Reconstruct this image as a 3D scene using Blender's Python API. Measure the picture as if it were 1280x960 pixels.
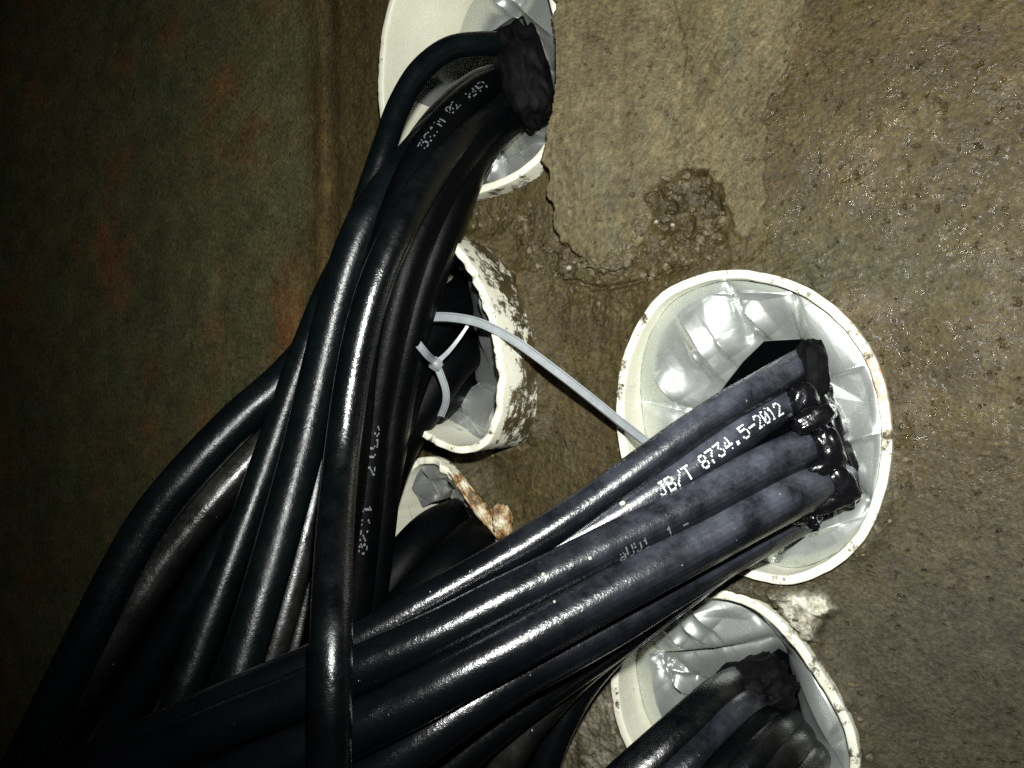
import bpy, bmesh, math, random
import numpy as np
from mathutils import Vector, Matrix, noise as mnoise

for o in list(bpy.data.objects):
    bpy.data.objects.remove(o)
scene = bpy.context.scene
COL = scene.collection
RNG = random.Random(7)

# ------------------------------------------------------------------ camera
# wall = XZ plane (faces -Y), seen obliquely from its right-hand side
F, PHI, DIST = 1000.0, math.radians(32.0), 0.36
CAM = np.array([math.sin(PHI) * DIST, -math.cos(PHI) * DIST, 0.0])
VIEW = np.array([-math.sin(PHI), math.cos(PHI), 0.0])
RIGHT = np.array([math.cos(PHI), math.sin(PHI), 0.0])
UP = np.array([0.0, 0.0, 1.0])
cd = bpy.data.cameras.new("camera")
cam = bpy.data.objects.new("camera", cd)
COL.objects.link(cam)
cam.location = CAM
cam.rotation_euler = (math.radians(90), 0, PHI)
cd.sensor_width = 36.0
cd.lens = 36.0 * F / 1280.0
cd.clip_start = 0.005
cd.clip_end = 50
scene.camera = cam

# ------------------------------------------------------------------ light
world = bpy.data.worlds.new("World")
scene.world = world
world.use_nodes = True
bg = world.node_tree.nodes["Background"]
bg.inputs[0].default_value = (0.75, 0.85, 1.0, 1)
bg.inputs[1].default_value = 0.003

ld = bpy.data.lights.new("torch", 'SPOT')
ld.energy = 9.9
ld.color = (0.98, 1.0, 0.955)
ld.shadow_soft_size = 0.006
ld.spot_size = math.radians(117)
ld.spot_blend = 1.0
torch = bpy.data.objects.new("torch", ld)
COL.objects.link(torch)
LPOS = CAM + RIGHT * 0.012 + UP * 0.045 + VIEW * 0.0
torch.location = LPOS
_t = CAM + (VIEW + RIGHT * 0.26 + UP * 0.17) * 0.3
torch.rotation_euler = (Vector(_t) - Vector(LPOS)).to_track_quat('-Z', 'Y').to_euler()

scene.view_settings.view_transform = 'Standard'
scene.view_settings.look = 'None'
scene.view_settings.exposure = 0.0
scene.view_settings.gamma = 1.0
scene.cycles.use_denoising = False
scene.cycles.use_adaptive_sampling = False


# ------------------------------------------------------------------ maths
def at(px, py, z):
    """point seen at a photograph position, z metres along the view axis"""
    return CAM + (VIEW + RIGHT * (px - 640) / F - UP * (py - 480) / F) * z


def on_wall(px, py, h=0.0):
    """point on the plane h metres in front of the wall"""
    d = VIEW + RIGHT * (px - 640) / F - UP * (py - 480) / F
    return CAM + d * ((-h - CAM[1]) / d[1])


def to_px(P):
    P = np.asarray(P) - CAM
    z = P @ VIEW
    return np.stack([640 + F * (P @ RIGHT) / z, 480 - F * (P @ UP) / z], -1)


def catmull(pts, n, closed=False):
    P = np.asarray(pts, float)
    m = len(P)
    if closed:
        Q = np.vstack([P[-1], P, P[0], P[1]])
        seg = m
    else:
        Q = np.vstack([2 * P[0] - P[1], P, 2 * P[-1] - P[-2]])
        seg = m - 1
    dense = []
    for i in range(seg):
        p0, p1, p2, p3 = Q[i:i + 4]
        # centripetal
        def tj(a, b): return max(np.linalg.norm(b - a), 1e-9) ** 0.5
        t0 = 0; t1 = t0 + tj(p0, p1); t2 = t1 + tj(p1, p2); t3 = t2 + tj(p2, p3)
        t = np.linspace(t1, t2, 24, endpoint=False)[:, None]
        A1 = (t1 - t) / (t1 - t0) * p0 + (t - t0) / (t1 - t0) * p1
        A2 = (t2 - t) / (t2 - t1) * p1 + (t - t1) / (t2 - t1) * p2
        A3 = (t3 - t) / (t3 - t2) * p2 + (t - t2) / (t3 - t2) * p3
        B1 = (t2 - t) / (t2 - t0) * A1 + (t - t0) / (t2 - t0) * A2
        B2 = (t3 - t) / (t3 - t1) * A2 + (t - t1) / (t3 - t1) * A3
        dense.append((t2 - t) / (t2 - t1) * B1 + (t - t1) / (t2 - t1) * B2)
    dense = np.vstack(dense + [P[:1] if closed else P[-1:]])
    s = np.r_[0, np.cumsum(np.linalg.norm(np.diff(dense, axis=0), axis=1))]
    u = np.linspace(0, s[-1], n, endpoint=not closed)
    return np.stack([np.interp(u, s, dense[:, k]) for k in range(dense.shape[1])], -1)


def _hash(ix, iy, seed):
    h = (ix * 374761393 + iy * 668265263 + seed * 1442695041) & 0xFFFFFFFF
    h = ((h ^ (h >> 13)) * 1274126177) & 0xFFFFFFFF
    return ((h ^ (h >> 16)) & 0xFFFF) / 65535.0


def vnoise(x, y, seed=0):
    ix = np.floor(x).astype(np.int64); iy = np.floor(y).astype(np.int64)
    fx = x - ix; fy = y - iy
    fx = fx * fx * fx * (fx * (fx * 6 - 15) + 10); fy = fy * fy * fy * (fy * (fy * 6 - 15) + 10)
    a = _hash(ix, iy, seed); b = _hash(ix + 1, iy, seed)
    c = _hash(ix, iy + 1, seed); d = _hash(ix + 1, iy + 1, seed)
    return (a * (1 - fx) + b * fx) * (1 - fy) + (c * (1 - fx) + d * fx) * fy - 0.5


def fbm(x, y, octv=4, seed=0, gain=0.5):
    s = 0; a = 1.0
    for k in range(octv):
        s = s + a * vnoise(x * 2 ** k + 17.3 * k, y * 2 ** k - 9.1 * k, seed + k)
        a *= gain
    return s


def sdf_poly(X, Z, poly):
    """signed distance, positive inside"""
    d = np.full(X.shape, 1e9); inside = np.zeros(X.shape, bool)
    n = len(poly)
    for i in range(n):
        ax, az = poly[i]; bx, bz = poly[(i + 1) % n]
        ex, ez = bx - ax, bz - az
        t = np.clip(((X - ax) * ex + (Z - az) * ez) / (ex * ex + ez * ez + 1e-18), 0, 1)
        d = np.minimum(d, (X - ax - t * ex) ** 2 + (Z - az - t * ez) ** 2)
        c = ((az > Z) != (bz > Z)) & (X < ex * (Z - az) / (ez + 1e-18 * (1 if ez >= 0 else -1)) + ax)
        inside ^= c
    d = np.sqrt(d)
    return np.where(inside, d, -d)


def smooth(e0, e1, x):
    t = np.clip((x - e0) / (e1 - e0), 0, 1)
    return t * t * (3 - 2 * t)


def wall_poly(pts, h=0.0):
    return [tuple(on_wall(*p, h)[[0, 2]]) for p in pts]


# ------------------------------------------------------------------ objects
def new_obj(name, verts, faces, mat, parent=None, origin=None, smooth_shade=True, attrs=None):
    V = np.asarray(verts, float)
    off = np.zeros(3) if origin is None else np.asarray(origin, float)
    me = bpy.data.meshes.new(name)
    me.from_pydata((V - off).tolist(), [], [tuple(int(i) for i in f) for f in faces])
    if attrs:
        for k, a in attrs.items():
            at_ = me.attributes.new(k, 'FLOAT', 'POINT')
            at_.data.foreach_set('value', np.asarray(a, np.float32))
    if smooth_shade:
        me.polygons.foreach_set('use_smooth', [True] * len(me.polygons))
    me.materials.append(mat)
    me.update()
    o = bpy.data.objects.new(name, me)
    COL.objects.link(o)
    o.location = off
    if parent is not None:
        o.parent = parent
        o.location = off - np.array(parent.location)
    return o


def tag(o, label, cat, group=None):
    o['label'] = label
    o['category'] = cat
    if group:
        o['group'] = group
    return o


def grid_faces(nu, nv, wrap_v=True, wrap_u=False, flip=False):
    f = []
    for i in range(nu if wrap_u else nu - 1):
        for j in range(nv if wrap_v else nv - 1):
            a = i * nv + j; b = i * nv + (j + 1) % nv
            c = ((i + 1) % nu) * nv + (j + 1) % nv; d = ((i + 1) % nu) * nv + j
            f.append((a, d, c, b) if flip else (a, b, c, d))
    return f


# ------------------------------------------------------------------ materials
class NT:
    def __init__(self, name):
        self.m = bpy.data.materials.new(name)
        self.m.use_nodes = True
        self.t = self.m.node_tree
        self.b = self.t.nodes['Principled BSDF']
        self.co = self.t.nodes.new('ShaderNodeTexCoord')

    def n(self, typ, **kw):
        nd = self.t.nodes.new(typ)
        for k, v in kw.items():
            setattr(nd, k, v)
        return nd

    def l(self, a, b):
        self.t.links.new(a, b)

    def noise(self, scale, detail=5, rough=0.6, vec=None, dist=0.0):
        nd = self.n('ShaderNodeTexNoise')
        nd.inputs['Scale'].default_value = scale
        nd.inputs['Detail'].default_value = detail
        nd.inputs['Roughness'].default_value = rough
        nd.inputs['Distortion'].default_value = dist
        self.l(vec if vec is not None else self.co.outputs['Object'], nd.inputs['Vector'])
        return nd.outputs['Fac']

    def ramp(self, fac, stops):
        nd = self.n('ShaderNodeValToRGB')
        e = nd.color_ramp.elements
        while len(e) < len(stops):
            e.new(0.5)
        for el, (p, c) in zip(e, stops):
            el.position = p
            el.color = (c, c, c, 1) if not hasattr(c, '__len__') else (*c, 1)
        self.l(fac, nd.inputs['Fac'])
        return nd.outputs['Color']

    def mix(self, fac, a, b, typ='MIX'):
        nd = self.n('ShaderNodeMix', data_type='RGBA', blend_type=typ)
        for s, v in ((nd.inputs['Factor'], fac), (nd.inputs[6], a), (nd.inputs[7], b)):
            if isinstance(v, (int, float)):
                s.default_value = v if s.type == 'VALUE' else (v, v, v, 1)
            elif isinstance(v, tuple):
                s.default_value = (*v, 1)
            else:
                self.l(v, s)
        return nd.outputs[2]

    def math(self, op, a, b=0.0, c=0.0, clamp=False):
        nd = self.n('ShaderNodeMath', operation=op)
        nd.use_clamp = clamp
        for s, v in zip(nd.inputs, (a, b, c)):
            if isinstance(v, (int, float)):
                s.default_value = v
            else:
                self.l(v, s)
        return nd.outputs[0]

    def attr(self, name):
        nd = self.n('ShaderNodeAttribute', attribute_name=name)
        return nd.outputs['Fac']

    def bump(self, h, dist, strength=1.0, prev=None):
        nd = self.n('ShaderNodeBump')
        nd.inputs['Distance'].default_value = dist
        nd.inputs['Strength'].default_value = strength
        self.l(h, nd.inputs['Height'])
        if prev is not None:
            self.l(prev, nd.inputs['Normal'])
        return nd.outputs['Normal']

    def mapping(self, scale):
        nd = self.n('ShaderNodeMapping')
        nd.inputs['Scale'].default_value = scale
        self.l(self.co.outputs['Object'], nd.inputs['Vector'])
        return nd.outputs['Vector']


def mat_wall():
    k = NT('wet_dirty_cement')
    big = k.noise(14, 5, 0.6)
    mid = k.noise(60, 6, 0.65)
    fine = k.noise(420, 4, 0.7)
    grit = k.noise(850, 3, 0.65)
    streak = k.noise(9, 5, 0.6, k.mapping((7, 7, 0.9)))
    earth = k.ramp(big, [(0.3, (0.034, 0.0235, 0.0065)), (0.5, (0.045, 0.0325, 0.0095)), (0.7, (0.039, 0.0365, 0.015))])
    earth = k.mix(k.ramp(k.noise(22, 3, 0.5), [(0.55, 0.0), (0.75, 0.45)]), earth, (0.080, 0.050, 0.023))
    plast = k.ramp(streak, [(0.3, (0.072, 0.058, 0.026)), (0.55, (0.103, 0.083, 0.041)), (0.75, (0.074, 0.077, 0.044))])
    col = k.mix(k.attr('plaster'), earth, plast)
    pale = k.ramp(mid, [(0.35, (0.24, 0.215, 0.15)), (0.65, (0.55, 0.52, 0.43))])
    col = k.mix(k.attr('pale'), col, pale)
    left = k.ramp(k.noise(18, 4, 0.6), [(0.35, (0.062, 0.064, 0.029)), (0.55, (0.076, 0.066, 0.027)), (0.70, (0.120, 0.055, 0.020))])
    col = k.mix(k.math('MULTIPLY', k.math('SUBTRACT', 1.0, k.attr('pale'), clamp=True), k.math('MULTIPLY', k.attr('grey'), 0.8)), col, k.ramp(big, [(0.35, (0.036, 0.032, 0.019)), (0.65, (0.044, 0.034, 0.020))]))
    col = k.mix(k.attr('old'), col, left)
    col = k.mix(k.attr('band'), col, (0.082, 0.053, 0.018))
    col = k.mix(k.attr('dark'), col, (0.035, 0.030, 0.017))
    var = k.ramp(fine, [(0.30, 0.62), (0.5, 0.97), (0.70, 1.45)])
    col = k.mix(1.0, col, var, 'MULTIPLY')
    col = k.mix(1.0, col, k.ramp(mid, [(0.32, 0.72), (0.68, 1.30)]), 'MULTIPLY')
    col = k.mix(1.0, col, k.ramp(grit, [(0.34, 0.70), (0.66, 1.32)]), 'MULTIPLY')
    k.l(col, k.b.inputs['Base Color'])
    wet = k.attr('wet')
    spots = k.ramp(k.noise(520, 3, 0.6), [(0.52, 0.0), (0.60, 1.0)])
    film = k.ramp(k.noise(45, 4, 0.6), [(0.45, 0.0), (0.6, 0.35)])
    wmask = k.math('MULTIPLY', k.math('MAXIMUM', spots, film), wet, clamp=True)
    k.l(k.math('SUBTRACT', 0.66, k.math('MULTIPLY', wmask, 0.52)), k.b.inputs['Roughness'])
    k.b.inputs['Specular IOR Level'].default_value = 0.32
    n1 = k.bump(mid, 0.0003, 0.5)
    n2 = k.bump(fine, 0.0004, 0.8, n1)
    n3 = k.bump(grit, 0.00040, 1.0, n2)
    n3 = k.bump(k.ramp(k.noise(240, 3, 0.6), [(0.28, 0.0), (0.37, 1.0)]), 0.0009, 0.8, n3)
    n3 = k.bump(k.noise(2200, 2, 0.6), 0.00014, 0.9, n3)
    k.l(n3, k.b.inputs['Normal'])
    return k.m


def mat_pipe():
    k = NT('dirty_cream_pvc')
    mud = k.attr('mud')
    n = k.noise(110, 6, 0.72)
    n2 = k.noise(330, 4, 0.7, k.mapping((1, 0.45, 1)))
    m = k.math('ADD', k.math('MULTIPLY', n, 0.80), k.math('MULTIPLY', n2, 0.24))
    lim = k.math('SUBTRACT', 1.0, mud)
    mk = k.math('MULTIPLY', k.math('SUBTRACT', m, lim), 14.0, clamp=True)
    cream = k.ramp(k.noise(35, 4, 0.6), [(0.3, (0.66, 0.64, 0.50)), (0.7, (0.76, 0.75, 0.64))])
    cream = k.mix(k.ramp(k.noise(900, 3, 0.6), [(0.62, 0.0), (0.72, 0.45)]), cream, (0.32, 0.28, 0.17))
    rust = k.attr('rust')
    rm = k.math('MULTIPLY', rust, k.ramp(k.noise(160, 4, 0.6), [(0.35, 0.0), (0.6, 1.0)]))
    cream = k.mix(rm, cream, (0.34, 0.14, 0.028))
    dirt = k.ramp(k.noise(70, 5, 0.65), [(0.3, (0.036, 0.026, 0.009)), (0.7, (0.092, 0.068, 0.027))])
    col = k.mix(mk, cream, dirt)
    k.b.inputs['Specular IOR Level'].default_value = 0.32
    k.l(col, k.b.inputs['Base Color'])
    k.l(k.math('ADD', k.math('MULTIPLY', mk, 0.32), 0.38), k.b.inputs['Roughness'])
    b1 = k.bump(mk, 0.0007, 0.9)
    b2 = k.bump(k.noise(420, 5, 0.75), 0.0007, 0.3, b1)
    k.l(b2, k.b.inputs['Normal'])
    return k.m


def mat_bag():
    k = NT('silver_grey_foil')
    c = k.ramp(k.noise(25, 3, 0.5), [(0.3, (0.52, 0.55, 0.535)), (0.7, (0.66, 0.68, 0.65))])
    c = k.mix(k.ramp(k.noise(140, 5, 0.7), [(0.58, 0.0), (0.75, 0.35)]), c, (0.22, 0.19, 0.12))
    k.l(c, k.b.inputs['Base Color'])
    k.b.inputs['Metallic'].default_value = 0.78
    k.l(k.ramp(k.noise(60, 3, 0.6), [(0.3, 0.32), (0.7, 0.44)]), k.b.inputs['Roughness'])
    b = k.bump(k.noise(120, 2, 0.5, None, 0.8), 0.0006, 0.3)
    k.l(b, k.b.inputs['Normal'])
    return k.m


def mat_cable(name, base, tint, dust_amt, r0, r1, speck=0.0):
    k = NT(name)
    d = k.noise(75, 6, 0.68)
    d2 = k.noise(480, 4, 0.7)
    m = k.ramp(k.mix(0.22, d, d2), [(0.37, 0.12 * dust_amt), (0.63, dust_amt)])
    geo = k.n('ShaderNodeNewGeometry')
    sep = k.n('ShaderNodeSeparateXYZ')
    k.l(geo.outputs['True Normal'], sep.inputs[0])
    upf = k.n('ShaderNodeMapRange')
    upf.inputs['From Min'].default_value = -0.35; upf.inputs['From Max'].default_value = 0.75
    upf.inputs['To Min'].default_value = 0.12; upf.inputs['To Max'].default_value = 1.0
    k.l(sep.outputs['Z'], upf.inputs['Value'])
    m = k.math('MULTIPLY', m, k.math('MULTIPLY', k.attr('tint'), upf.outputs[0]))  # tint strongest on upward faces, scaled by the lengthwise fade
    col = k.mix(m, base, tint)
    if speck:
        sp = k.ramp(k.noise(520, 3, 0.6), [(0.755 - speck, 0.0), (0.775 - speck, 0.7)])
        col = k.mix(sp, col, (0.42, 0.44, 0.42))
    k.l(col, k.b.inputs['Base Color'])
    k.l(k.math('ADD', k.math('MULTIPLY', m, r1 - r0), r0), k.b.inputs['Roughness'])
    k.b.inputs['Specular IOR Level'].default_value = 0.5
    b = k.bump(k.noise(130, 3, 0.6), 0.0006, 0.35)
    b = k.bump(d2, 0.00022, 0.6, b)
    b = k.bump(k.noise(1900, 2, 0.6), 0.00008, 0.6, b)
    k.l(b, k.b.inputs['Normal'])
    return k.m


def mat_simple(name, c0, c1, scale, r0, r1, bdist=0.0, spec=0.5, trans=0.0):
    k = NT(name)
    n = k.noise(scale, 5, 0.65)
    k.l(k.ramp(n, [(0.3, c0), (0.7, c1)]), k.b.inputs['Base Color'])
    k.l(k.ramp(n, [(0.3, r0), (0.7, r1)]), k.b.inputs['Roughness'])
    k.b.inputs['Specular IOR Level'].default_value = spec
    if trans:
        k.b.inputs['Transmission Weight'].default_value = trans
        k.b.inputs['IOR'].default_value = 1.33
    if bdist:
        k.l(k.bump(n, bdist, 0.8), k.b.inputs['Normal'])
    return k.m


M_WALL = mat_wall()
M_PIPE = mat_pipe()
M_BAG = mat_bag()
M_DUSTY = mat_cable('dusty_blue_black_rubber', (0.0012, 0.0017, 0.0026), (0.072, 0.077, 0.100), 0.95, 0.22, 0.50, 0.01)
M_BLACK = mat_cable('wet_black_rubber', (0.0010, 0.0014, 0.0018), (0.0025, 0.0035, 0.0042), 1.0, 0.16, 0.46, 0.0)
M_SOFT = mat_cable('damp_black_rubber', (0.0012, 0.0022, 0.0027), (0.0030, 0.0048, 0.0055), 1.0, 0.22, 0.52, 0.0)
M_SOFT.node_tree.nodes['Principled BSDF'].inputs['Specular IOR Level'].default_value = 0.26
M_DULL = mat_cable('dull_black_rubber', (0.0006, 0.0008, 0.0010), (0.0022, 0.0026, 0.003), 0.7, 0.40, 0.6, 0.0)
M_DULL.node_tree.nodes['Principled BSDF'].inputs['Specular IOR Level'].default_value = 0.06
M_GREY = mat_cable('muddy_black_rubber', (0.0015, 0.002, 0.002), (0.026, 0.0255, 0.022), 1.0, 0.18, 0.58, 0.012)
M_MASTIC = mat_simple('wet_black_mastic', (0.002, 0.002, 0.003), (0.005, 0.005, 0.006), 140, 0.14, 0.26, 0.0006)
M_TAR = mat_simple('dull_black_mastic', (0.002, 0.002, 0.0025), (0.004, 0.004, 0.0045), 300, 0.5, 0.75, 0.0004, 0.05)
M_TIE = mat_simple('white_nylon', (0.19, 0.205, 0.215), (0.25, 0.265, 0.28), 200, 0.3, 0.45, 0.0)
M_INK_DIM = mat_simple('worn_white_ink', (0.04, 0.045, 0.05), (0.15, 0.155, 0.16), 900, 0.6, 0.8)
M_INK = mat_simple('white_ink', (0.45, 0.48, 0.50), (0.80, 0.82, 0.82), 900, 0.6, 0.8)
M_MORTAR = mat_simple('pale_mortar', (0.28, 0.26, 0.20), (0.58, 0.56, 0.49), 260, 0.7, 0.9, 0.0016)
M_RUST = mat_simple('orange_brown_crust', (0.16, 0.060, 0.012), (0.50, 0.42, 0.29), 170, 0.45, 0.8, 0.0016)
def mat_rust():
    k = NT('rusty_cream_crust')
    n = k.noise(150, 5, 0.6)
    k.l(k.ramp(n, [(0.38, (0.06, 0.035, 0.014)), (0.46, (0.20, 0.105, 0.030)), (0.53, (0.38, 0.30, 0.17)), (0.62, (0.55, 0.51, 0.40))]), k.b.inputs['Base Color'])
    k.b.inputs['Roughness'].default_value = 0.5
    k.l(k.bump(k.noise(500, 4, 0.7), 0.0007, 0.8), k.b.inputs['Normal'])
    return k.m


M_RUST = mat_rust()
M_CRUMB = mat_simple('ochre_debris', (0.10, 0.065, 0.025), (0.40, 0.25, 0.08), 420, 0.3, 0.6, 0.0018)
M_PEBBLE = mat_simple('pale_pebble', (0.14, 0.13, 0.10), (0.34, 0.32, 0.27), 500, 0.5, 0.8, 0.0008)
M_WATER = mat_simple('muddy_water', (0.050, 0.042, 0.020), (0.070, 0.058, 0.030), 10, 0.16, 0.16, 0.0, 0.5)

# ------------------------------------------------------------------ conduit rims as seen (hand-cut, uneven)
RIM = {
    'top': ([(472, 100), (474, 140), (484, 185), (508, 226), (540, 246), (572, 249), (602, 241), (640, 226), (670, 205),
             (690, 178), (702, 130), (706, 80), (702, 30), (688, -20), (655, -60), (600, -80), (545, -68), (505, -35),
             (482, 15)], 0.011),
    'mid': ([(565, 300), (592, 336), (612, 380), (624, 430), (629, 480), (623, 525), (607, 558), (578, 567), (552, 560),
             (527, 547), (490, 530), (455, 495), (432, 440), (430, 380), (448, 325), (485, 290), (530, 282)], 0.033),
    'low': ([(482, 655), (495, 612), (513, 578), (530, 571), (546, 573), (561, 588), (580, 616), (606, 646), (628, 690),
             (632, 740), (620, 790), (590, 820), (550, 830), (510, 810), (485, 760), (475, 700)], 0.012),
    'big': ([(905, 337), (862, 347), (825, 367), (793, 410), (776, 455), (770, 500), (772, 550), (785, 600), (815, 655),
             (855, 690), (900, 710), (950, 727), (990, 731), (1050, 706), (1085, 668), (1106, 615), (1115, 555),
             (1110, 500), (1098, 455), (1070, 410), (1040, 380), (1005, 357), (955, 341)], 0.007),
    'right': ([(765, 835), (764, 870), (772, 910), (785, 940), (810, 985), (850, 1030), (910, 1050), (980, 1050),
               (1040, 1020), (1070, 985), (1074, 945), (1060, 895), (1030, 845), (990, 790), (945, 752), (900, 738),
               (855, 742), (815, 762), (785, 795)], 0.007),
}
NR = 160
PROF = {}
for key, (pts, h) in RIM.items():
    q = np.array([on_wall(*p, h)[[0, 2]] for p in pts])
    q = catmull(q, NR, True)
    area = 0.5 * np.sum(q[:, 0] * np.roll(q[:, 1], -1) - np.roll(q[:, 0], -1) * q[:, 1])
    if area < 0:
        q = q[::-1]
    c = q.mean(0)
    # resample by angle about the centre
    a = np.arctan2(q[:, 1] - c[1], q[:, 0] - c[0])
    r = np.hypot(q[:, 0] - c[0], q[:, 1] - c[1])
    o = np.argsort(a)
    th = np.linspace(-math.pi, math.pi, NR, endpoint=False)
    r = np.interp(th, np.r_[a[o] - 2 * math.pi, a[o], a[o] + 2 * math.pi], np.r_[r[o], r[o], r[o]])
    PROF[key] = (c, th, r, h)


def outer_xz(key, th, shrink=0.0):
    c, t0, r0, h = PROF[key]
    r = np.interp(th, np.r_[t0, math.pi], np.r_[r0, r0[0]]) - shrink
    return c[0] + r * np.cos(th), c[1] + r * np.sin(th)


# ------------------------------------------------------------------ wall
def build_wall():
    def axis(lo, a, b, hi, d):
        core = np.arange(a, b, d)
        def wing(start, end, sgn):
            out = []; p = start; s = d
            while (p < end) if sgn > 0 else (p > end):
                s = min(s * 1.035, 0.02); p += sgn * s; out.append(p)
            return out
        return np.array(wing(a, lo, -1)[::-1] + list(core) + wing(b, hi, 1))
    xs = axis(-1.1, -0.17, 0.205, 0.9, 0.00055)
    zs = axis(-0.9, -0.165, 0.19, 0.9, 0.00055)
    X, Z = np.meshgrid(xs, zs)
    nz, nx = X.shape
    wx = X + 0.0035 * fbm(X * 160, Z * 160, 4, 3); wz = Z + 0.0035 * fbm(X * 160, Z * 160, 4, 41)
    # overall unevenness
    H = 0.004 * fbm(X * 9, Z * 9, 2, 5) + 0.0005 * fbm(X * 70, Z * 70, 3, 8) + 0.00028 * fbm(X * 700, Z * 700, 2, 9)
    # vertical trowel drag
    H += 0.0004 * fbm(X * 300, Z * 70, 3, 15) * (1 - 0.8 * smooth(0.06, 0.12, X)) * smooth(-0.16, -0.10, X)
    # thick plaster coat
    pl = wall_poly([(697, -260), (695, -60), (694, 0), (692, 100), (687, 180), (684, 250), (692, 300), (724, 328), (752, 336), (772, 330),
                    (795, 300), (806, 270), (802, 245), (812, 228), (845, 207), (880, 207), (893, 236), (908, 268), (907, 292),
                    (925, 300), (948, 262), (955, 200), (950, 135), (978, 60), (1004, 0), (1015, -90), (1020, -260)], 0.010)
    sd = sdf_poly(wx, wz, pl)
    x82 = on_wall(830, 200)[0]
    zt = smooth(on_wall(700, 330)[2], on_wall(700, 190)[2], Z)
    thick = (0.004 + 0.0095 * zt) * (1 - smooth(x82 - 0.05, x82 + 0.01, X)) + 0.0016
    H += thick * smooth(-0.0003, 0.0011, sd)
    plaster = smooth(-0.001, 0.002, sd) * (0.85 + 0.3 * fbm(X * 40, Z * 12, 3, 77))
    # older smear layer with its own lower edges inside the coat
    pl2 = wall_poly([(850, -200), (845, 0), (862, 95), (880, 105), (890, 80), (905, 95), (930, 70), (960, 60), (985, 0), (990, -200)])
    s2 = sdf_poly(wx, wz, pl2)
    H += 0.0011 * smooth(-0.0003, 0.0009, s2)
    # spalled hollow
    cav = wall_poly([(808, 238), (845, 210), (878, 210), (892, 240), (906, 272), (900, 300), (868, 300), (845, 290), (815, 295), (803, 275)], 0.004)
    sc = sdf_poly(wx, wz, cav)
    rough = fbm(X * 240, Z * 240, 4, 21)
    H -= (0.0042 + 0.0050 * fbm(X * 150, Z * 150, 3, 37, 0.55)) * smooth(-0.0015, 0.004, sc)
    # crumbly band under the coat
    crumb = wall_poly([(585, 250), (690, 250), (700, 310), (760, 335), (800, 295), (905, 300), (960, 300), (930, 335), (850, 350), (790, 400), (700, 390), (650, 350), (600, 320)])
    sb = sdf_poly(wx, wz, crumb)
    kb = smooth(-0.006, 0.004, sb)
    cell = np.abs(vnoise(X * 150, Z * 150, 31)) + 0.5 * np.abs(vnoise(X * 330, Z * 330, 32))
    H += kb * (0.0022 * fbm(X * 110, Z * 110, 2, 34) + 0.0006 * rough + 0.0009 * fbm(X * 900, Z * 900, 2, 33))
    # long crack under the coat
    ck = np.array([on_wall(*p)[[0, 2]] for p in [(672, 300), (690, 322), (690, 338), (712, 352), (735, 355), (760, 362), (790, 352), (830, 340), (860, 330)]])
    dck = np.full(X.shape, 1e9)
    for i in range(len(ck) - 1):
        a, b = ck[i], ck[i + 1]; e = b - a
        t = np.clip(((wx - a[0]) * e[0] + (wz - a[1]) * e[1]) / (e @ e), 0, 1)
        dck = np.minimum(dck, np.hypot(wx - a[0] - t * e[0], wz - a[1] - t * e[1]))
    H -= 0.003 * np.exp(-(dck / 0.0011) ** 2)
    # vertical step of the formwork joint at the left
    xj = on_wall(417, 480)[0] + 0.004 * fbm(Z * 18, X * 0 + 3, 3, 51)
    H -= 0.005 * (1 - smooth(-0.010, 0.006, X - xj))
    H += 0.003 * np.exp(-((X - xj + 0.012) / 0.008) ** 2)
    H += 0.06 * np.clip(xj - 0.03 - X, 0, None)
    # mortar fillets round the conduits and pale mortar between the two right ones
    pale = np.zeros_like(X); dark = np.zeros_like(X)
    hole = np.zeros(X.shape, bool)
    for key, (c, th, r, h) in PROF.items():
        a = np.arctan2(Z - c[1], X - c[0])
        rr = np.interp(a, np.r_[th, math.pi], np.r_[r, r[0]])
        d = np.hypot(X - c[0], Z - c[1]) - rr
        amp = {'top': 0.001, 'mid': 0.007, 'low': 0.006, 'big': 0.0028, 'right': 0.0035}[key]
        keep = np.exp(-(np.clip(d, 0, None) / (0.006 + 0.004 * np.clip(fbm(X * 90, Z * 90, 3, 61), -.5, 1))) ** 2)
        if key == 'top':
            keep = keep * 0.0
        H = H * (1 - 0.6 * keep) + keep * amp * (0.7 + 0.8 * fbm(X * 120, Z * 120, 3, 66, 0.4))
        hole |= d < -0.0016
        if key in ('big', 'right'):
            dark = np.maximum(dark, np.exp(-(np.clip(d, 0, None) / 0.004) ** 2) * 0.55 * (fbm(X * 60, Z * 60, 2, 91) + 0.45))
    for pts, amp, wgt in (([(962, 738), (1000, 733), (1035, 735), (1042, 752), (1025, 775), (1022, 805), (1000, 790), (975, 765)], 0.006, 1.0),
                          ([(705, 850), (742, 842), (768, 850), (775, 905), (790, 955), (740, 975), (680, 960), (690, 900)], 0.003, 0.42),
                          ([(640, 440), (668, 440), (672, 480), (645, 500)], 0.001, 0.35),
                          ([(905, 712), (960, 735), (1000, 740), (960, 752), (900, 735)], 0.003, 0.22)):
        sp = sdf_poly(wx, wz, wall_poly(pts))
        m = smooth(-0.0015, 0.0025, sp)
        H += m * (amp + 0.002 * fbm(X * 130, Z * 130, 2, 35) + 0.0012 * fbm(X * 800, Z * 800, 2, 36))
        pale = np.maximum(pale, m * wgt * np.clip(0.75 + 1.2 * fbm(X * 110, Z * 110, 3, 71), 0, 1))
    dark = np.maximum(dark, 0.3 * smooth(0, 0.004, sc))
    w1 = on_wall(1110, 230); w2 = on_wall(1130, 460)
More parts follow.
